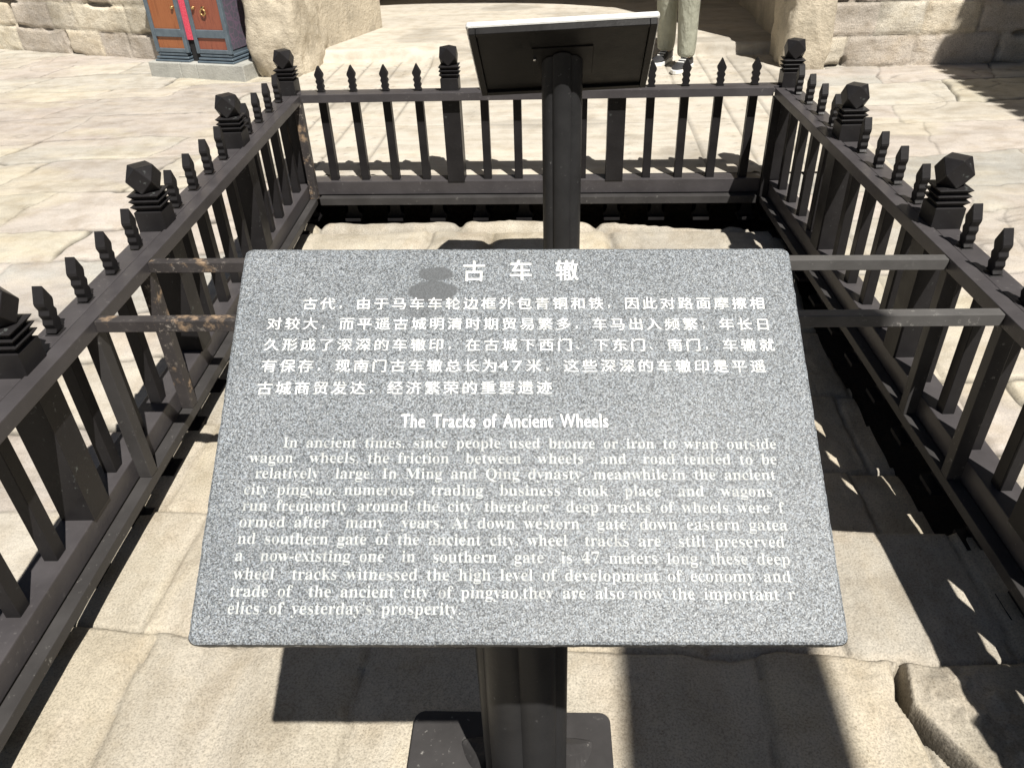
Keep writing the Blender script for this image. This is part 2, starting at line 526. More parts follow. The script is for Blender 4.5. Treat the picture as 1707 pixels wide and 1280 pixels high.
# lower stones along the right-hand side
low = sstep(.52, .80, X + .10 * (fbm(X * 3, Y * 3, 3, 91) - .5)) * sstep(-2.125, -2.085, Y + .02 * (fbm(X * 6, Y * 6, 3, 95) - .5)) * (1 - sstep(-.75, -.35, Y))
Z -= .15 * low
Z += low * .035 * (fbm(X * 3.5, Y * 3.0, 3, 97) - .5)
# split and flaking stone at the near right
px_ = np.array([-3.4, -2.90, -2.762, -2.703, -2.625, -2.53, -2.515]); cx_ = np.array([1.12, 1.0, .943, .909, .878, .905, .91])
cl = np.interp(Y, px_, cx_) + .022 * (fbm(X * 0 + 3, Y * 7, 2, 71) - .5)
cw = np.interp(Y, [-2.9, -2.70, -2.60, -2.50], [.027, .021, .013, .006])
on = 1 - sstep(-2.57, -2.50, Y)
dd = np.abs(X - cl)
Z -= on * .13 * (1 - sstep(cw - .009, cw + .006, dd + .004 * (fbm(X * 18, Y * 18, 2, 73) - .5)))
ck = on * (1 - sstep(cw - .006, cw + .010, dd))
rid = on * np.exp(-((X - cl + .055) / .035) ** 2)
Z += rid * .022 * (fbm(X * 9, Y * 9, 4, 79) - .4)
rock = on * sstep(-.004, .085, X - cl - cw) * (1 - sstep(.16, .26, X - cl))
Z += rock * (.013 + .026 * (fbm(X * 14, Y * 14, 5, 83) - .5) + .012 * (fbm(X * 45, Y * 30, 3, 85) - .5) + .010 * (terraces(X * 7, Y * 4, 5, 87, .06) - .5))
Z += np.clip(rid, 0, 1) * .010 * (terraces(X * 22, Y * 9, 4, 89, .08) - .4)
# broken far edge
edge = -.085 + .10 * (fbm(X * 2.6, Y * 0 + 2, 3, 101) - .5) - .05 * sstep(.25, .95, X)
Z -= .16 * sstep(-.012, .02, Y - edge)
Z += .0009 * (fbm(X * 26, Y * 20, 4, 23) - .5)
pal = [(.445, .403, .333), (.425, .388, .322), (.458, .41, .328), (.41, .38, .33), (.44, .402, .336)]
C = palette(sid, pal) * (.95 + .1 * s3)[..., None]
C = C * (1 + .26 * (fbm(X * 3, Y * 1.6, 5, 33) - .5) + .26 * (fbm(X * 11, Y * 7, 5, 35) - .5))[..., None]
faded = sstep(.56, .66, fbm(X * 7 + 2, Y * 4.5, 4, 45))[..., None]
C = C * (1 - faded * .5) + np.array((.47, .42, .35)) * faded * .5
grey = (np.exp(-((X - rx1) / .17) ** 2) * (Y < -2.3) * .7)[..., None]
C = C * (1 - grey * .6) + np.array((.42, .385, .34)) * grey * .6
C = C * (1 - .30 * jd * (.4 + .6 * vnoise(X * 6, Y * 6, 4)))[..., None]
C = C * (1 - .68 * ck)[..., None]  # shade inside the crack, painted into the stone colour
C = C * (1 - .25 * np.clip(rock, 0, 1) * (fbm(X * 20, Y * 20, 3, 88) > .52))[..., None]
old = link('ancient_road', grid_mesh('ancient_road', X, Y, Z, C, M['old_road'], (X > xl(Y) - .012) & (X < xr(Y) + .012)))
tag(old, kind='structure')

# ------------------------------------------------------------------ road through the gate
xs = axis(-1.80, 1.70, .0115); ys = axis(.055, 6.4, .0115)
X, Y = np.meshgrid(xs, ys)
side = sstep(.72, .80, np.abs(X + .03))
seams = np.zeros_like(X)
for sx_ in (-1.58, -1.36, -1.13, -.88, .84, 1.09, 1.31, 1.51):
    seams = np.maximum(seams, np.exp(-((X - sx_ - .012 * (vnoise(X * 0, Y * 3, 4) - .5)) / .008) ** 2))
Z = GZ + .010 + .006 * (fbm(X * 1.2, Y * 1.2, 3, 7) - .5)
Z += (1 - side) * .0022 * (vnoise(X * 1.5, Y * 46, 3) - .5) + side * .0014 * (fbm(X * 12, Y * 8, 3, 6) - .5)
inner = sstep(2.55, 2.62, Y)
Z -= .008 * seams * side * (1 - inner)
crs = np.zeros_like(X)
for sy_ in (.9, 1.75, 3.4, 4.3, 5.2):
    crs = np.maximum(crs, np.exp(-((Y - sy_ - .02 * (vnoise(X * 2, X * 0, 3) - .5)) / .006) ** 2))
Z -= .005 * crs
px0 = ((X + 5) / .115) % 1; row_ = np.floor((X + 5) / .115).astype(int)
py0 = ((Y + .055 * (row_ % 2)) / .11) % 1; col_ = np.floor((Y + .055 * (row_ % 2)) / .11).astype(int)
jx = _tab[row_ & 255, col_ & 255] * .3 - .15
wear = _tab[(row_ * 3 + 7) & 255, (col_ * 5) & 255]
rr = np.hypot((px0 - .5 + jx) * .115, (py0 - .5 + jx * .6) * .11)
studs = (1 - sstep(.006, .015, rr)) * (wear > .35) * side * (1 - inner)
mid = (1 - sstep(.005, .012, np.hypot(X - (-.42), ((Y / .10) % 1 - .5) * .10))) + (1 - sstep(.005, .012, np.hypot(X - .47, ((Y / .075) % 1 - .5) * .075)))
studs = np.maximum(studs, mid * (Y < 1.5) * (Y > .25) * (wear > .2))
Z += .0065 * studs
worn = sstep(.35, 1.15, np.abs(X + .03 + .25 * (fbm(X * .9, Y * .9, 2, 12) - .5)))
ramp_a = 2.60 - 1.0 * (1 - worn); ramp_b = 2.625 + .9 * (1 - worn)
step = np.clip((Y + .05 * (fbm(X * 3, Y * 3, 3, 44) - .5) - ramp_a) / (ramp_b - ramp_a), 0, 1)
Z += .085 * step * step * (3 - 2 * step)
base = np.array((.50, .465, .41))
C = base * (1 + .09 * (fbm(X * .8, Y * 7, 4, 9) - .5))[..., None]
C = C * (1 + (1 - side) * .10 * (vnoise(X * 1.2, Y * 34, 3) - .5))[..., None]
C = C * (1 - .45 * seams * side * (1 - inner) - .3 * crs)[..., None]
C = C * (1 - .30 * studs)[..., None]
dirt = sstep(.60, .72, fbm(X * 1.6, Y * 2.4, 4, 15))[..., None]
C = C * (1 - dirt * .22)
road = link('gate_road', grid_mesh('gate_road', X, Y, Z, C, M['road']))
tag(road, kind='structure')

# ------------------------------------------------------------------ railings
B_W = .038
def spike_profile():
    w = B_W / 2
    right = [(w, -.418), (w, .000), (w * .64, .009), (w * .92, .022), (w * .64, .032), (w * .95, .046), (w * .66, .056), (w * 1.0, .070), (w * 1.0, .077), (0, .113)]
    return right + [(-x, z) for x, z in right[-2::-1]]
_bp = spike_profile()
_top = [q for q in _bp if q[1] >= -.001]
baluster_me = MB().prism(_top, -.0125, .0125, 'y').prism([(-.0185, -.418), (.0185, -.418), (.0185, -.004), (-.0185, -.004)], -.0165, .0165, 'y').data('baluster', M['black'], bevel=.0014)
def post_data():
    b = MB()
    h = .040
    def ring(a, z): return [(-a, -a, z), (a, -a, z), (a, a, z), (-a, a, z)]
    rings = [ring(h, -.418), ring(h, .053), ring(h * .82, .057)]
    for z in (.057, .0735, .090):
        rings += [ring(h * .82, z + .0005), ring(h * 1.10, z + .0125), ring(h * 1.10, z + .0140), ring(h * .80, z + .0162)]
    rings += [ring(h * .60, .1075)]
    b.loft(rings)
    return b.data('post', M['black'], bevel=.0014, angle=.9)
post_me = post_data()
def finial_data():
    a = .0375; c = .1070 + a - .001
    vs = [(sx * a, sy * a, c) for sx, sy in ()]
    pts = []
    for i, j, k in ((1, 1, 0), (1, -1, 0), (-1, 1, 0), (-1, -1, 0), (1, 0, 1), (1, 0, -1), (-1, 0, 1), (-1, 0, -1), (0, 1, 1), (0, 1, -1), (0, -1, 1), (0, -1, -1)):
        pts.append(Vector((i * a, j * a, c + k * a)))
    bm = bmesh.new()
    for p in pts: bm.verts.new(p)
    bmesh.ops.convex_hull(bm, input=bm.verts[:])
    bmesh.ops.dissolve_limit(bm, angle_limit=.05, verts=bm.verts[:], edges=bm.edges[:])
    bmesh.ops.recalc_face_normals(bm, faces=bm.faces[:])
    bmesh.ops.bevel(bm, geom=bm.edges[:], offset=.0012, segments=1, affect='EDGES', profile=.5)
    me = bpy.data.meshes.new('finial'); bm.to_mesh(me); bm.free()
    me.materials.append(M['black'])
    return me
finial_me = finial_data()

def skirt(length, s0):
    """Plate under the bottom rail with a row of cloud-shaped openings between its feet."""
    b = MB()
    per = .214; n = int(math.ceil((length - s0) / per))
    z0, z1 = -.608, -.503
    arc = [(.067, 0.0), (.067, .018), (.078, .028), (.082, .045), (.076, .062), (.060, .076), (.035, .083), (0, .086)]
    prof = [(-x, z) for x, z in arc] + [(x, z) for x, z in arc[-2::-1]]
    for i in range(n):
        c = s0 + per * (i + .5)
        pts = [(c + x, z0 + z) for x, z in prof]
        for y in (-.006, .006):
            top = [(x, z1) for x, z in pts]
            vs = [(x, y, z) for x, z in pts] + [(x, y, z) for x, z in top]
            k = len(pts)
            fs = [(j, j + 1, k + j + 1, k + j) for j in range(k - 1)]
            vs += [(c - per / 2, y, z0), (c - per / 2, y, z1), (c + per / 2, y, z0), (c + per / 2, y, z1)]
            # leg halves beside the opening
            fs += [(2 * k, 0, k, 2 * k + 1), (k - 1, 2 * k + 2, 2 * k + 3, 2 * k - 1)]
            b.add(vs, fs)
        k = len(pts)
        b.add([(x, -.006, z) for x, z in pts] + [(x, .006, z) for x, z in pts], [(j, j + 1, k + j + 1, k + j) for j in range(k - 1)])
    for i in range(n + 1):
        c = s0 + per * i
        b.box(c - .038, c + .038, -.036, .036, z0 - .010, z0 + .003)
    return b

def railing(name, label, origin, rz, n, step, ins, posts, corner):
    t = thing(name, label, 'railing', origin, rz)
    L = n * step
    e0 = -.041 if corner else .046
    e1 = L + (.041 if corner else .03)
    dz = 0.0 if corner else -.002
    def yy(a, b):
        return (a, b) if ins > 0 else (-b, -a)
    b = MB(); y0, y1 = yy(-.037, .024); b.box(e0, e1, y0, y1, -.030, dz - .003)
    y0, y1 = yy(.0245, .0312); b.box(e0 + .05, e1 - .05, y0, y1, -.029, -.014)
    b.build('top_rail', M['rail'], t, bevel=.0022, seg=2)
    b = MB(); y0, y1 = yy(-.045, .036)
    b.box(e0, e1, y0, y1, -.480, -.414 + dz)
    y0, y1 = yy(-.030, .028); b.box(e0 + .01, e1 - .01, y0, y1, -.506, -.4805)
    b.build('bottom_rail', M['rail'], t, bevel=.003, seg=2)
    skirt(L, 0.0).build('base_panel', M['black'], t)
    for k in range(n + 1):
        if k in posts:
            p = link('post', post_me, t, (k * step, 0, 0))
            link('finial', finial_me, p)
        elif 0 < k:
            link('baluster', baluster_me, t, (k * step, random.uniform(-.001, .001), random.uniform(-.0015, .0015)), (0, random.uniform(-.006, .006), random.uniform(-.03, .03)))
    return t

railing('railing', 'black metal railing across the far end of the pit, in front of the gate road', (-1.125, 0, 0), 0, 15, .15, -1, (0, 5, 10, 15), True)
SL = .1536
railing('railing', 'black metal railing between the old road and the sunlit paving by the painted cabinet', (-1.132, -.009, 0), R(-90 + 3.257), 25, SL, 1, (5, 10, 15, 20, 25), False)
railing('railing', 'black metal railing opposite the cabinet side, its bars shading the old road inside', (1.118, -.009, 0), R(-90 + 2.525), 25, SL, -1, (5, 10, 15, 20, 25), False)

# ------------------------------------------------------------------ square tube frame welded inside the railings
fr = thing('steel_frame', 'square tube steel frame with two bars crossing the pit behind the near sign, paint flaking', 'metal frame', (0, 0, -.5))
def il(y, o=.052): return xl(y) + o
def ir(y, o=.052): return xr(y) - o
def wpt(x, y, z): return (x, y, z + .5)
TW = .040
ye = -3.85
def fb(name, p, q, w, h, mat, bev=.002):
    return MB().bar(wpt(*p), wpt(*q), w, h).build(name, mat, fr, bevel=bev, seg=2)
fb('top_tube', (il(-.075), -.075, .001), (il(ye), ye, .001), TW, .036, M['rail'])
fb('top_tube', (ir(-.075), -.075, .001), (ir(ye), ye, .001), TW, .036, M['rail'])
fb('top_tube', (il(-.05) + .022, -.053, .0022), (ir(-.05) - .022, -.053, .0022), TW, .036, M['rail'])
fb('lower_tube', (il(-.08, .052), -.08, -.482), (il(ye, .052), ye, -.482), .034, .030, M['worn'])
fb('lower_tube', (ir(-.08, .052), -.08, -.482), (ir(ye, .052), ye, -.482), .034, .030, M['worn'])
fb('lower_tube', (il(-.05) + .03, -.058, -.482), (ir(-.05) - .03, -.058, -.482), .040, .036, M['worn'])
fb('crossbar', (il(-1.785) + .021, -1.785, -.001), (.09, -1.775, -.001), .030, .030, M['rusty'])
fb('crossbar', (.0905, -1.775, -.001), (ir(-1.765) - .021, -1.765, -.001), .030, .030, M['bar'])
fb('crossbar', (il(-2.10) + .021, -2.10, -.001), (.09, -2.073, -.001), .030, .030, M['rusty'])
fb('crossbar', (.0905, -2.073, -.001), (ir(-2.045) - .021, -2.045, -.001), .030, .030, M['bar'])
def leg(x, y, mat):
    MB().box(x - .018, x + .018, y - .018, y + .018, .5 - .4815, .5 - .0355).build('leg', mat, fr, bevel=.002, seg=2)
for y in (-1.785, -2.10):
    leg(il(y), y, M['rusty'] if y > -2 else M['worn'])
for y in (-1.765, -2.045):
    leg(ir(y), y, M['worn'])
leg(il(-.09) + .005, -.075, M['rusty']); leg(ir(-.09) - .005, -.075, M['black'])

# ------------------------------------------------------------------ information signs
SER_B, SER_L, SER_N = 0x1D400, 0x1D41A, 0x1D7CE
def serif(s):
    r = ''
    for ch in s:
        if 'A' <= ch <= 'Z': r += chr(SER_B + ord(ch) - 65)
        elif 'a' <= ch <= 'z': r += chr(SER_L + ord(ch) - 97)
        elif '0' <= ch <= '9': r += chr(SER_N + ord(ch) - 48)
        else: r += ch
    return r
def reweigh(v, f, ex, ey):
    # move the outlines of flat letters in (or out, when negative), sideways and upwards by different amounts
    u, inv = np.unique(np.round(v[:, :2], 5), axis=0, return_inverse=True)
    inv = inv.ravel()
    seen = {}
    for p in f:
        q = [inv[i] for i in p]
        for a, b in zip(q, q[1:] + q[:1]):
            if a != b:
                seen.setdefault((min(a, b), max(a, b)), []).append((a, b))
    nr = np.zeros((len(u), 2))
    for l_ in seen.values():
        if len(l_) == 1:
            a, b = l_[0]
            d_ = u[b] - u[a]
            n_ = np.array((d_[1], -d_[0])) / max(1e-9, np.hypot(*d_))
            nr[a] += n_; nr[b] += n_
    ln = np.hypot(nr[:, 0], nr[:, 1]); ln[ln < 1e-6] = 1
    nr /= ln[:, None]
    w = v.copy()
    w[:, 0] -= ex * nr[inv, 0]; w[:, 1] -= ey * nr[inv, 1]
    return w
def text_arrays(body, weigh=None, word=1.0, char=1.0):
    cu = bpy.data.curves.new('lettering', 'FONT')
    cu.body = body; cu.size = 1; cu.resolution_u = 4; cu.space_word = word; cu.space_character = char
    o = bpy.data.objects.new('lettering', cu)
    COL.objects.link(o)
    bpy.context.view_layer.update()
    dg = bpy.context.evaluated_depsgraph_get()
    me = bpy.data.meshes.new_from_object(o.evaluated_get(dg))
    v = np.array([q.co[:] for q in me.vertices]) if len(me.vertices) else np.zeros((0, 3))
    f = [tuple(p.vertices) for p in me.polygons]
    bpy.data.objects.remove(o); bpy.data.curves.remove(cu); bpy.data.meshes.remove(me)
    if weigh and len(v):
        v = reweigh(v, f, *weigh)
    return v, f
KS = .75
FACE = .0006
def put(acc, v, f, sx, sy, u, w, z=FACE):
    if len(v):
        acc.add([(a * sx + u, b * sy + w, z) for a, b, c in v], f)

ZH_T = [('古', -.0622, .2369), ('车', .0056, .2383), ('辙', .0721, .2381)]
ZH = [('古代，由于马车车轮边框外包青铜和铁，因此对路面摩擦相', -.2949, .1846, .3413, .1842),
      ('对较大，而平遥古城明清时期贸易繁多，车马出入频繁，年长日', -.342, .1533, .3452, .151),
      ('久形成了深深的车辙印，在古城下西门、下东门、南门，车辙就', -.3422, .1207, .347, .1189),
      ('古城商贸发达，经济繁荣的重要遗迹', -.344, .0555, .0367, .0558)]
ZH4 = '有保存，现南门古车辙总长为'; ZH4B = '米，这些深深的车辙印是平遥'
EN = [('In ancient times, since people used bronze or iron to wrap outside', -.3098, -.0284, .3414, -.0315),
      ('wagon  wheels, the friction  between  wheels  and  road tended to be', -.3524, -.0491, .3395, -.0524),
      ('relatively  large. In Ming and Qing dynasty, meanwhile,in the ancient', -.3419, -.0702, .3353, -.0733),
      ('city pingyao, numerous  trading  business  took  place  and  wagons', -.3535, -.0917, .3279, -.0952),
      ('run frequently around the city, therefore  deep tracks of wheels were f', -.3528, -.1129, .3413, -.1166),
      ('ormed after  many  years. At down western  gate, down eastern gatea', -.3539, -.1337, .3421, -.1388),
      ('nd southern gate of the ancient city, wheel  tracks are  still preserved', -.3534, -.155, .3356, -.16),
      ('a  now-existing one  in  southern  gate  is 47 meters long, these deep', -.3535, -.1763, .3394, -.1815),
      ('wheel  tracks witnessed the high level of development of economy and', -.3535, -.1987, .3378, -.2027),
      ('trade of  the ancient city of pingyao,they are also now the important r', -.3544, -.2196, .3403, -.2242),
      ("elics of yesterday's prosperity.", -.3545, -.2403, -.0698, -.2411)]

def rounded_rect(w, h, r, n=6):
    pts = []
    for cx, cy, a0 in ((w / 2 - r, h / 2 - r, 0), (-w / 2 + r, h / 2 - r, 90), (-w / 2 + r, -h / 2 + r, 180), (w / 2 - r, -h / 2 + r, 270)):
        for i in range(n + 1):
            a = R(a0 + 90 * i / n)
            pts.append((cx + r * math.cos(a), cy + r * math.sin(a)))
    return pts

def panel_mesh(W, H, th, r, rough_edge):
    """Stone slab, face at z=0 in its own plane; edges slightly chipped."""
    base = rounded_rect(W, H, r)
    out = []
    n = len(base)
    for i in range(n):                       # subdivide long sides
        a = Vector(base[i]); c = Vector(base[(i + 1) % n])
        k = max(1, int((c - a).length / .006))
        for j in range(k):
            out.append(a.lerp(c, j / k))
    rings = []
    rnd = random.Random(4)
    for inset, z, jit in ((.0035, 0, .0006), (.0010, -.0018, .0008), (0, -.005, .0010), (0, -th + .004, .0010), (.003, -th, .0006)):
        rg_ = []
        for p in out:
            q = p * (1 - inset * 2 / max(W, H)) if False else Vector((p.x * (1 - 2 * inset / W), p.y * (1 - 2 * inset / H)))
            s = mnoise.noise(Vector((p.x * 90, p.y * 90, z * 90))) * jit * rough_edge
            q = q * (1 + s / .3)
            rg_.append((q.x, q.y, z))
        rings.append(rg_)
    return MB().loft(rings)

def lobed(r, n, ph, depth=.16, m=8):
    pts = []
    for k in range(n):
        c = ph + 2 * math.pi * k / n
        half = math.pi / n
        rl = r * math.sin(half) * 1.0
        cd = r * math.cos(half) * .98
        for i in range(m):
            a = -1 + 2 * i / m
            ang = a * math.radians(84)
            x = cd + rl * math.cos(ang) * .62; y = rl * math.sin(ang)
            pts.append((x * math.cos(c) - y * math.sin(c), x * math.sin(c) + y * math.cos(c)))
    return pts

def sign(label, centre, au, av, an, W, H, th, base_xy, fz, phase, text, plate_rot):
    bx, by = base_xy
    t = thing('information_sign', label, 'information sign', (bx, by, fz))
    org = Vector((bx, by, fz))
    A = Matrix((au, av, an)).transposed().to_4x4()
    A.translation = Vector(centre) - org
    # slab
    sm = panel_mesh(W, H, th, .0085, 1.0)
    me = sm.data('stone_panel', [M['granite'], M['granite_edge'] if text else M['pale_edge']], smooth=False)
    for p in me.polygons:
        if p.normal.z < .5: p.material_index = 1
    slab = link('stone_panel', me, t)
    slab.matrix_local = A
    # tray the slab lies in
    tr = MB()
    tr.box(-W / 2 + .030, W / 2 - .030, -H / 2 + .026, H / 2 - .022, -th - .012, -th - .0005)
    for x0, x1, y0, y1 in ((-W / 2 + .008, -W / 2 + .0295, -H / 2 + .004, H / 2 - .004), (W / 2 - .0295, W / 2 - .008, -H / 2 + .004, H / 2 - .004),
                           (-W / 2 + .03, W / 2 - .03, H / 2 - .0215, H / 2 - .004), (-W / 2 + .03, W / 2 - .03, -H / 2 + .004, -H / 2 + .0255)):
        tr.box(x0, x1, y0, y1, -th - .022, -th - .0005)
    o = tr.build('tray', M['tray'], t, bevel=.0015); o.matrix_local = A
    br_ = MB()
    br_.box(-.10, .10, -.085, .085, -th - .0165, -th - .0125)
    o = br_.build('bracket', M['tray'], t, bevel=.0015); o.matrix_local = A
    bo = MB()
    bo.loft([[(.092 + r_ * math.cos(a), .03 + r_ * math.sin(a), z) for a in [2 * math.pi * i / 6 for i in range(6)]] for r_, z in ((.006, -th - .0167), (.006, -th - .024), (.004, -th - .025))])
    o = bo.build('bolt', M['steel'], t, bevel=.0006); o.matrix_local = A
    # post
    slope = an
    def under(x, y):     # height of the tray's underside above the floor at a world x, y
        return (Vector(centre) - Vector((0, 0, 0))).z - ((x - centre[0]) * slope.x + (y - centre[1]) * slope.y) / slope.z - (th + .014) / slope.z - fz
    prof = lobed(.0645 if text else .063, 6, phase)
    top = [(x, y, max(.2, min(under(bx + x * .92, by + y * .92) - (0 if text else .004), under(bx, by - .055) if text else 9))) for x, y in prof]
    rings = [[(x, y, .014) for x, y in prof], [(x, y, tz * .5) for (x, y), (_, _, tz) in zip(prof, top)], top]
    pm = MB().loft(rings)
    po = pm.build('post', M['post'], t, smooth=True)
    # foot plate and the petal-shaped gussets on it
    fp = MB().prism(rounded_rect(.40, .38, .022), 0, .014).build('foot_plate', M['worn'], t, (-.031, -.05 if text else 0, .004), (0, 0, plate_rot), bevel=.002)
    for k in range(6):
        a = phase + math.pi / 6 + k * math.pi / 3 + plate_rot
        g = MB()
        rings = []
        for i in range(8):
            s = i / 7
            rad = .062 + .085 * s
            wd = .034 * math.sin(math.pi * min(1, .25 + .72 * s)) + .003
            hh = .070 * (1 - s) ** 1.4 + .006
            rings.append([(rad, -wd, .0145), (rad, -wd * .55, .0145 + hh * .8), (rad, 0, .0145 + hh), (rad, wd * .55, .0145 + hh * .8), (rad, wd, .0145)])
        g.loft(rings)
        g.build('petal', M['worn'], t, (0, 0, .0045), (0, 0, a), bevel=.0015)
    if text:
        acc = MB()
        kw = KS
        for ch, u, v_ in ZH_T:
            acc = MB()
            v, f = text_arrays(ch, (-.016, -.012))
            put(acc, v, f, .0345 * kw, .0360 * kw, (u - .0170) * kw, (v_ - .0130) * kw)
            acc.build('title_character', M['letters'], slab)
        acc = MB()
        def zh_char(ch, u, v_, s=.0215, gw=1.0):
            v, f = text_arrays(ch, (-.013, -.006))
            if ch in '，、':
                put(acc, v, f, s * kw * .62, s * kw * .62, (u - .010) * kw, (v_ - .006) * kw); return
            put(acc, v, f, s * kw * 1.02 * gw, s * kw * .95, (u - .0108 * gw) * kw, (v_ - .0074) * kw)
        for body, u0, v0, u1, v1 in ZH:
            n = len(body) - 1
            for i, ch in enumerate(body):
                zh_char(ch, u0 + (u1 - u0) * i / n, v0 + (v1 - v0) * i / n)
        for i, ch in enumerate(ZH4):
            zh_char(ch, -.3419 + (-.0376 + .3419) * i / 12, .0886 + (.0883 - .0886) * i / 12)
        zh_char('4', -.0125, .0883, .0225, 1.25); zh_char('7', .0060, .0883, .0225, 1.25)
        for i, ch in enumerate(ZH4B):
            zh_char(ch, .0228 + (.3309 - .0228) * i / 12, .0882 + (.0868 - .0882) * i / 12)
        o = acc.build('chinese_lettering', M['letters'], slab)
        acc = MB()
        v, f = text_arrays('The Tracks of Ancient Wheels', (-.030, -.012), 1.6, 1.10)
        w = v[:, 0].max() - v[:, 0].min()
        sx = (.1218 + .1556) * kw / w
        for dx, z in ((0, 0),):
            put(acc, v, f, sx, .0272 * kw, -.1556 * kw - v[:, 0].min() * sx + dx * sx, -.0010 * kw, FACE + z)
        o = acc.build('english_title', M['letters'], slab)
        acc = MB()
        for body, u0, v0, u1, v1 in EN:
            v, f = text_arrays(serif(body), (.018, -.003), 1.75)
            w = v[:, 0].max() - v[:, 0].min()
            sx = (u1 - u0) * kw / w
            ang = (v1 - v0) / (u1 - u0)
            vv_ = v.copy(); vv_[:, 0] -= v[:, 0].min()
            acc.add([(a * sx + u0 * kw, b * .0205 * kw + v0 * kw + a * sx * ang, FACE) for a, b, c in vv_], f)
        o = acc.build('english_lettering', M['letters_thin'], slab)
    return t

def scaled(c, s): return tuple(CAM[i] + s * (c[i] - CAM[i]) for i in range(3))
N_C = (.12512, -3.01085, .39966)
au = Vector((.99744, .06525, -.02917)); av = Vector((-.0382, .83158, .5541)); an = Vector((.06042, -.55157, .83194))
sign('speckled grey granite sign with white Chinese and English writing on a black post', N_C, au, av, an, .60, .4157, .026, (.104, -2.835), PZ, R(-90 + 30), True, R(2))
ya_, ti_, ro_ = .056, -.72, -.043
rt = Vector((math.cos(ya_), math.sin(ya_), 0)); fw_ = Vector((-math.sin(ya_), math.cos(ya_), 0))
up_ = math.cos(ti_) * fw_ + math.sin(ti_) * Vector((0, 0, 1))
fu = math.cos(ro_) * rt + math.sin(ro_) * up_; fv = -math.sin(ro_) * rt + math.cos(ro_) * up_
fn = fu.cross(fv)
F_C = (.1405, -.858, .322)
sign('sign seen from behind, dark underside and bright top edge, close to the far railing', F_C, -fu, -fv, fn, .60, .40, .020, (.140, -.86), PZ, R(-90), False, R(2))

# ------------------------------------------------------------------ city gate
gate = thing('city_gate', 'weathered sandstone block gate wall with an arched passage behind the railings', 'city gate', (0, 2.6, GZ))
go = Vector((0, 2.6, GZ))
def wall_face(name, P0, dirx, length, height, seed, parent):
    us = axis(0, length, .014); vs = axis(-.12, height, .014)
    U, V = np.meshgrid(us, vs)
    rows = [-.3, -.005]
    rg = np.random.RandomState(seed)
    while rows[-1] < height + .3:
        rows.append(rows[-1] + .185 + .05 * rg.rand())
    d, sid, s2, s3 = slabs(U, V, rows, .24, .60, seed, .010)
    gap = sstep(.60, .72, fbm(U * 2.3, V * 5, 3, seed + 1))
    j = np.exp(-(d / (.006 + .012 * gap)) ** 2)
    H = (s2 - .5) * .008 - j * (.010 + .05 * gap) - .004 * np.exp(-(d / .02) ** 2)
    H = H + .007 * (fbm(U * 20, V * 20, 4, seed + 2) - .5) + .006 * (fbm(U * 3, V * 4, 3, seed + 3) - .5)
    H = H + .05 * (V < .0) * sstep(.03, .0, V) * 0
    pal = [(.57, .525, .445), (.60, .55, .455), (.55, .505, .44), (.58, .52, .425), (.61, .57, .495), (.52, .47, .415)]
    C = palette(sid, pal) * (.92 + .16 * s3)[..., None]
    C = C * (1 + .25 * (fbm(U * 5, V * 5, 4, seed + 4) - .5))[..., None]
    C = C * (1 - .55 * j * (.35 + .65 * gap))[..., None]
    C = C * (1 - .22 * sstep(.55, .7, fbm(U * 2, V * 3, 4, seed + 6)))[..., None]
    dx = Vector((dirx[0], dirx[1], 0)).normalized()
    nr = dx.cross(Vector((0, 0, 1)))
    if nr.y > 0: nr = -nr
    def tw(co):
        o = np.array((P0[0], P0[1], GZ)) - np.array(go)
        return o + co[:, :1] * np.array(dx) + co[:, 1:2] * np.array((0, 0, 1.)) + co[:, 2:3] * np.array(nr)
    me = grid_mesh(name, U, V, H, C, M['wall'], None, tw)
    link(name, me, parent)
    # body of the wall behind the facing
    b = MB()
    q0 = Vector((P0[0], P0[1], 0)); q1 = q0 + dx * length
    bk = -nr * 1.2
    pts = [q0 - nr * .06, q1 - nr * .06, q1 + bk, q0 + bk]
    pts = [p - Vector((go.x, go.y, 0)) for p in pts]
    b.prism([(p.x, p.y) for p in pts], -.2, height - .03)
    b.build('wall_core', M['guard'], parent)
    b = MB()
    pts = [q0 - nr * .10, q1 - nr * .10, q1 + bk, q0 + bk]
    pts = [p - Vector((go.x, go.y, 0)) for p in pts]
    b.prism([(p.x, p.y) for p in pts], height - .029, 8.2)
    b.build('upper_wall', M['brick'], parent)
wall_face('wall_face', (1.70, 2.17), (1, .035), 6.5, 2.2, 301, gate)
wall_face('wall_face', (-1.86, 2.40), (-1, .345), 5.5, 2.2, 307, gate)
# passage: side walls and barrel vault, then the wall over the arch
vx0, vx1 = -1.80, 1.69; vc = (vx0 + vx1) / 2; vr = (vx1 - vx0) / 2; spring = 2.45
prof = [(vx0, -.3), (vx0, 1.0), (vx0, spring)] + [(vc - vr * math.cos(math.pi * i / 20), spring + vr * math.sin(math.pi * i / 20)) for i in range(1, 20)] + [(vx1, spring), (vx1, 1.0), (vx1, -.3)]
y0, y1 = .02, 10.0
b = MB()
nseg = 24
rings = [[(x + .02 * mnoise.noise(Vector((x, k * .7, z))), y0 + (y1 - y0) * k / nseg, z) for x, z in prof] for k in range(nseg + 1)]
n = len(prof)
vs = [p for r_ in rings for p in r_]
fs = [(k * n + i, k * n + i + 1, (k + 1) * n + i + 1, (k + 1) * n + i) for k in range(nseg) for i in range(n - 1)]
b.add(vs, fs)
b.build('passage_vault', M['guard'], gate)
b = MB()
arch = prof[2:-2]
topz = 8.2
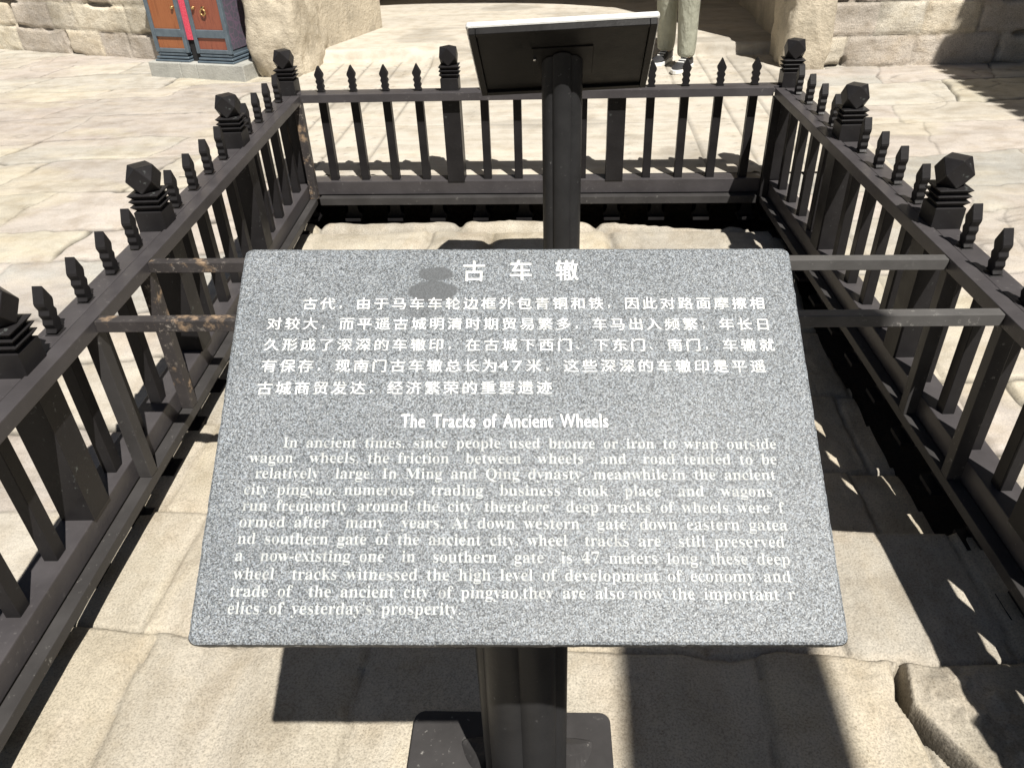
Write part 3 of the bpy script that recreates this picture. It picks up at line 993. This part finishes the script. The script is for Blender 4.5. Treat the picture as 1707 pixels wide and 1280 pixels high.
for i in range(len(arch) - 1):
    (xa, za), (xb, zb) = arch[i], arch[i + 1]
    b.add([(xa, .015, za), (xb, .015, zb), (xb, .015, topz), (xa, .015, topz), (xa, .9, za), (xb, .9, zb), (xb, .9, topz), (xa, .9, topz)],
          [(0, 1, 2, 3), (7, 6, 5, 4), (3, 2, 6, 7)])
b.build('arch_wall', M['brick'], gate)
b = MB(); b.box(-1.9, 1.8, 4.0, 14, -.10, .078); b.build('passage_floor', M['street'], gate)
# jamb stones
def boulder(name, lo, hi, seed, amp, mat, parent, off, rnd=.12):
    bm = bmesh.new()
    bmesh.ops.create_cube(bm, size=1)
    bmesh.ops.subdivide_edges(bm, edges=bm.edges[:], cuts=26, use_grid_fill=True)
    c = (Vector(lo) + Vector(hi)) / 2; s = Vector(hi) - Vector(lo)
    for v in bm.verts:
        p = v.co
        q = Vector([max(-.5 + rnd, min(.5 - rnd, x)) for x in p])
        dlt = p - q
        p = q + (dlt.normalized() * rnd if dlt.length > 1e-6 else dlt)
        w = Vector((p.x * s.x, p.y * s.y, p.z * s.z)) + c
        nr = dlt.normalized() if dlt.length > 1e-6 else Vector((0, 0, 1))
        k = mnoise.fractal(w * 3.2 + Vector((seed, 0, 0)), 1.0, 2.1, 4) * amp + mnoise.fractal(w * 17 + Vector((seed, 5, 0)), .9, 2.1, 4) * amp * .35
        v.co = w + nr * k - off
    me = bpy.data.meshes.new(name); bm.to_mesh(me); bm.free()
    me.polygons.foreach_set('use_smooth', [True] * len(me.polygons))
    me.materials.append(mat)
    return link(name, me, parent)
boulder('jamb_stone', (-2.17, 2.20, GZ - .1), (-1.76, 2.95, GZ + 1.05), 3.0, .045, M['guard'], gate, go, .16)
boulder('jamb_stone', (1.62, 2.13, GZ - .1), (1.93, 2.62, GZ + 1.05), 9.0, .030, M['guard'], gate, go, .13)

# ------------------------------------------------------------------ painted cabinet on its plinth
CA = math.atan2(2.10 - 2.29, -2.23 + 2.96)
cx0 = Vector((-2.96, 2.29, 0))
pl = thing('stone_plinth', 'low grey stone plinth under the painted cabinet', 'plinth', (cx0.x, cx0.y, GZ), CA)
b = MB(); b.box(-.03, .25, .0, .40, -.05, .105); b.box(.2525, .395, .0, .40, -.05, .105); b.box(.3975, .80, .0, .40, -.05, .105)
b.build('plinth_blocks', M['plinth'], pl, bevel=.006, seg=2)
cb = thing('painted_cabinet', 'wooden cabinet with orange-brown doors in blue-grey frames and a pink strip between them', 'cabinet', (cx0.x, cx0.y, GZ + .105), CA)
CW, CD, CH = .70, .30, 1.15
b = MB(); b.box(.045, .315, .075, CD + .03, .085, CH); b.box(.405, .685, .075, CD + .03, .085, CH); b.box(.315, .405, .12, CD + .03, .085, CH)
b.build('body', M['side'], cb, bevel=.003)
for x0, x1, mat in ((.035, .325, 'wood_orange'), (.395, .695, 'wood_red')):
    d_ = MB()
    d_.box(x0 + .028, x1 - .028, .058, .072, .085, CH - .05)
    door = d_.build('door', M[mat], cb)
    f_ = MB()
    f_.box(x0, x0 + .030, .045, .0745, .062, CH); f_.box(x1 - .030, x1, .045, .0745, .062, CH)
    f_.box(x0 + .0305, x1 - .0305, .047, .0745, .062, .090)
    f_.box(x0 + .0305, x1 - .0305, .047, .0745, .168, .222)
    f_.box(x0 + .0305, x1 - .0305, .047, .0745, CH - .09, CH)
    f_.build('door_frame', M['frame'], door, bevel=.003)
    kb = MB()
    kx = x1 - .055 if mat == 'wood_orange' else x0 + .055
    kb.loft([[(kx + r_ * math.cos(a), y_, .365 + r_ * math.sin(a)) for a in [2 * math.pi * i / 10 for i in range(10)]] for r_, y_ in ((.011, .0575), (.013, .050), (.008, .041))])
    kb.build('knob', M['brass'], door, smooth=True)
    if mat == 'wood_red':
        rgm = MB()
        rings = []
        for i in range(18):
            a = 2 * math.pi * i / 18
            cc = Vector((x0 + .135 + .020 * math.cos(a), .046, .338 + .020 * math.sin(a)))
            rings.append([tuple(cc + Vector((math.cos(a) * .005 * math.cos(b_), .005 * math.sin(b_), math.sin(a) * .005 * math.cos(b_)))) for b_ in [2 * math.pi * j / 6 for j in range(6)]])
        rings.append(rings[0]); rgm.loft(rings, cap=False)
        rgm.loft([[(x0 + .135 + r_ * math.cos(a), y_, .363 + r_ * math.sin(a)) for a in [2 * math.pi * i / 10 for i in range(10)]] for r_, y_ in ((.014, .0575), (.012, .047), (.005, .044))])
        rgm.build('ring_handle', M['brass'], door, smooth=True)
b = MB(); b.box(.3255, .3945, .066, .095, .150, CH - .02); b.build('centre_strip', M['pink'], cb)
b = MB(); b.box(.3255, .3945, .080, .11, .0, .1495); b.build('gap_lining', M['gap'], cb)
b = MB()
for x0, x1 in ((.02, .325), (.395, .71)):
    for k, (z0, z1, g) in enumerate(((0, .014, 0), (.020, .034, .010), (.041, .058, .022))):
        b.box(x0 + g, x1 - g, .028 + g, CD + .045 - g, z0, z1)
    b.box(x0 + .03, x1 - .03, .062, CD + .02, .0145, .0845)
b.build('base_moulding', M['frame'], cb, bevel=.003)
b = MB(); b.box(.02, .71, .03, CD + .045, CH + .0005, CH + .03); b.box(.05, .68, .06, CD + .02, CH + .0305, CH + .06)
b.build('top_moulding', M['frame'], cb, bevel=.005)

# ------------------------------------------------------------------ person walking beside the far sign
def skin_obj(name, nodes, edges, mat, parent, sub=2, root=0):
    me = bpy.data.meshes.new(name)
    me.from_pydata([n_[0] for n_ in nodes], edges, [])
    o = link(name, me, parent)
    bm = bmesh.new(); bm.from_mesh(me); bm.verts.layers.skin.verify(); bm.to_mesh(me); bm.free()
    for i, n_ in enumerate(nodes):
        sv = me.skin_vertices[0].data[i]
        r_ = n_[1]
        sv.radius = r_ if hasattr(r_, '__len__') else (r_, r_)
        sv.use_root = i == root
    me.materials.append(mat)
    o.modifiers.new('skin', 'SKIN').use_smooth_shade = True
    m_ = o.modifiers.new('smooth', 'SUBSURF'); m_.levels = sub; m_.render_levels = sub
    return o
FZ = GZ + .012
pe = thing('person', 'person in grey-green trousers and dark trainers with white soles, walking beside the far sign', 'person', (.90, 2.30, FZ), math.atan2(-.42, -.80) + math.pi / 2)
# local: y- is forward... the figure faces local -y after the turn, x is its left
pe.rotation_euler = (0, 0, math.atan2(-.42, .80) * -1 - R(55))
fac = lambda x, y, z: (x, y, z)
LF = (.105, -.08); RF = (-.105, .07)       # feet: left forward, right back (forward is -y)
def chain(start, pts, nodes, edges):
    prev = start
    for p in pts:
        nodes.append(p); i = len(nodes) - 1
        if prev is not None: edges.append((prev, i))
        prev = i
    return prev
# body: pelvis rooted figure (head, neck, arms, hands, ankles)
nodes = [((0, 0, .93), (.15, .105))]; edges = []
chest = chain(0, [((0, .0, 1.10), (.135, .095)), ((0, -.005, 1.28), (.155, .105)), ((0, 0, 1.42), (.12, .085))], nodes, edges)
neck = chain(chest, [((0, -.005, 1.50), .055), ((0, -.02, 1.56), .054)], nodes, edges)
chain(neck, [((0, -.030, 1.60), (.062, .075)), ((0, -.028, 1.66), (.076, .092)), ((0, -.022, 1.72), (.072, .088)), ((0, -.018, 1.76), (.045, .055))], nodes, edges)
for s, (fx, fy), sw in ((1, LF, .10), (-1, RF, -.10)):
    e = chain(chest, [((s * .15, 0, 1.41), .062), ((s * .20, .01, 1.36), .052), ((s * .235, .03 + sw * .3, 1.10), .040), ((s * .24, -.06 + sw, .87), .030), ((s * .24, -.075 + sw, .83), (.026, .034)), ((s * .24, -.09 + sw, .78), (.018, .038))], nodes, edges)
    hand = nodes[e][0]
    for k, (off, ln) in enumerate(((-.027, .062), (-.009, .072), (.009, .068), (.027, .052))):
        chain(e, [((hand[0] - s * .004, hand[1] + off, hand[2] - .024), .0095), ((hand[0] - s * .012, hand[1] + off - .004, hand[2] - .024 - ln * .5), .0085), ((hand[0] - s * .026, hand[1] + off - .006, hand[2] - .024 - ln), .0075)], nodes, edges)
    chain(e - 1, [((hand[0] - s * .012, hand[1] - .036, hand[2] + .020), .011), ((hand[0] - s * .018, hand[1] - .052, hand[2] - .010), .009), ((hand[0] - s * .020, hand[1] - .054, hand[2] - .036), .008)], nodes, edges)
    chain(0, [((s * .09, 0, .86), .085), ((s * .088, (fy) * .45 - .03, .50), .055), ((fx, fy + .02, .10), .038), ((fx, fy - .02, .05), .034)], nodes, edges)
body = skin_obj('body', nodes, edges, M['skin'], pe)
# face
def ball(mb, c, r_, n1=8, n2=6):
    rings = []
    for i in range(n2 + 1):
        th_ = math.pi * (i + .02) / (n2 + .04)
        rings.append([(c[0] + r_[0] * math.sin(th_) * math.cos(2 * math.pi * j / n1), c[1] + r_[1] * math.sin(th_) * math.sin(2 * math.pi * j / n1), c[2] + r_[2] * math.cos(th_)) for j in range(n1)])
    mb.loft(rings)
for nm_, c_, r_, mt_ in (('nose', (0, -.118, 1.635), (.012, .018, .022), 'skin'), ('ear', (.074, -.022, 1.645), (.010, .020, .032), 'skin'), ('ear', (-.074, -.022, 1.645), (.010, .020, .032), 'skin'),
                         ('mouth', (0, -.105, 1.597), (.024, .010, .007), 'skin'), ('eye', (.030, -.103, 1.662), (.012, .009, .007), 'hair'), ('eye', (-.030, -.103, 1.662), (.012, .009, .007), 'hair')):
    mb_ = MB(); ball(mb_, c_, r_); mb_.build(nm_, M[mt_], body, smooth=True)
hr = MB(); ball(hr, (0, -.006, 1.715), (.088, .100, .082), 20, 12); ball(hr, (0, .045, 1.65), (.078, .055, .08), 20, 12); hr.build('hair', M['hair'], body, smooth=True)
# clothes
nodes = [((0, 0, .98), (.165, .118))]; edges = []
for s, (fx, fy) in ((1, LF), (-1, RF)):
    kx, ky = s * .092, fy * .45 - .03
    chain(0, [((s * .095, 0, .84), .108), ((kx, ky, .52), .082), ((kx * .5 + fx * .5, ky * .5 + (fy + .01) * .5, .30), .074), ((fx, fy + .008, .16), .070), ((fx, fy + .004, .105), .066), ((fx, fy, .070), .058)], nodes, edges)
skin_obj('trousers', nodes, edges, M['trousers'], body)
nodes = [((0, 0, .94), (.178, .128))]; edges = []
c_ = chain(0, [((0, 0, 1.12), (.155, .112)), ((0, -.005, 1.28), (.172, .122)), ((0, 0, 1.43), (.125, .09))], nodes, edges)
chain(c_, [((0, -.004, 1.475), (.075, .065))], nodes, edges)
for s, sw in ((1, .10), (-1, -.10)):
    chain(c_, [((s * .16, 0, 1.40), .075), ((s * .21, .012, 1.33), .066), ((s * .232, .025 + sw * .2, 1.16), .060)], nodes, edges)
skin_obj('shirt', nodes, edges, M['shirt'], body)
for (fx, fy), pit_ in ((LF, 0), (RF, 0)):
    sh = MB()
    rings = []
    for y_, w_, h_ in ((.085, .026, .055), (.07, .036, .085), (.02, .040, .092), (-.05, .042, .070), (-.11, .046, .052), (-.155, .038, .042), (-.185, .016, .030)):
        rings.append([(fx - w_, fy + y_, .026), (fx - w_ * .95, fy + y_, .026 + (h_ - .026) * .55), (fx - w_ * .5, fy + y_, h_), (fx + w_ * .5, fy + y_, h_), (fx + w_ * .95, fy + y_, .026 + (h_ - .026) * .55), (fx + w_, fy + y_, .026)])
    sh.loft(rings)
    so = sh.build('shoe', M['shoe'], body, smooth=True)
    sl = MB()
    out = [(fx + .030, fy + .095), (fx - .030, fy + .095), (fx - .044, fy + .05), (fx - .046, fy - .05), (fx - .052, fy - .11), (fx - .042, fy - .165), (fx - .012, fy - .197), (fx + .012, fy - .197), (fx + .042, fy - .165), (fx + .052, fy - .11), (fx + .046, fy - .05), (fx + .044, fy + .05)]
    sl.prism(out, .0, .0275)
    sl.build('sole', M['sole'], so, bevel=.004)
    st = MB()
    for k in range(4):
        y_ = fy + .005 - .03 * k
        st.box(fx - .024, fx + .024, y_ - .006, y_ + .006, .086 - .010 * k, .093 - .010 * k)
    st.build('laces', M['sole'], so, bevel=.002)

# ------------------------------------------------------------------ tiled house beyond the paving: its eave shades the corner by the gate
ZE = 3.0
ex = 2.64 + .30 * (ZE - GZ)
hs = thing('tiled_house', 'grey brick house with a tiled roof beside the gate', 'house', (ex + 1.0, 0, GZ))
def hp(x, y, z): return (x - ex - 1.0, y, z - GZ)
b = MB(); x0, _, z0 = hp(ex + .9, 0, GZ); b.box(x0, x0 + 3.5, -3.0, 2.0, -.1, ZE - GZ + .42); b.build('wall', M['brick'], hs)
b = MB()
sl_ = .5
def roof_pt(s, y, dz): return hp(ex + s, y, ZE + s * sl_ + dz)
pts = [roof_pt(.06, -3.2, 0), roof_pt(3.2, -3.2, 0), roof_pt(3.2, 2.1, 0), roof_pt(.06, 2.1, 0)]
b.add(pts + [(p[0], p[1], p[2] + .05) for p in pts], [(0, 1, 2, 3), (7, 6, 5, 4), (0, 4, 5, 1), (1, 5, 6, 2), (2, 6, 7, 3), (3, 7, 4, 0)])
rf = b.build('roof', M['tile'], hs)
tl = MB()
y_ = -3.1
while y_ < 2.06:
    rings = []
    for k in range(13):
        s_ = k / 12 * 3.2
        rings.append([(*roof_pt(s_ - .0, y_ + .052 * math.cos(a), 0)[:2], roof_pt(s_, 0, 0)[2] + .03 + .052 * math.sin(a) - .02 * (k == 0)) for a in [math.pi * 2 * i / 8 for i in range(8)]])
    tl.loft(rings)
    y_ += .142
tl.build('roof_tiles', M['tile'], rf)

# ------------------------------------------------------------------ unseen timber beam added behind the viewer to cast a soft shadow on the old road
zb = 3.7
hx = .30 * (zb - PZ)
ar = thing('added_shadow_frame', 'unseen wooden beam on posts, added to cast a soft shadow on the old road', 'added shadow caster', (1.75, -8.0, -.64))
b = MB(); b.box(.29 + hx - 1.75, .68 + hx - 1.75, -3.5, 8.0 - 3.95, zb + .64 - .2, zb + .64)
b.build('beam', M['timber'], ar, bevel=.01)
for y_ in (-3.0, -.3):
    MB().box(-.1, .1, y_ - .1, y_ + .1, 0, zb + .64 - .201).build('post', M['timber'], ar, bevel=.01)
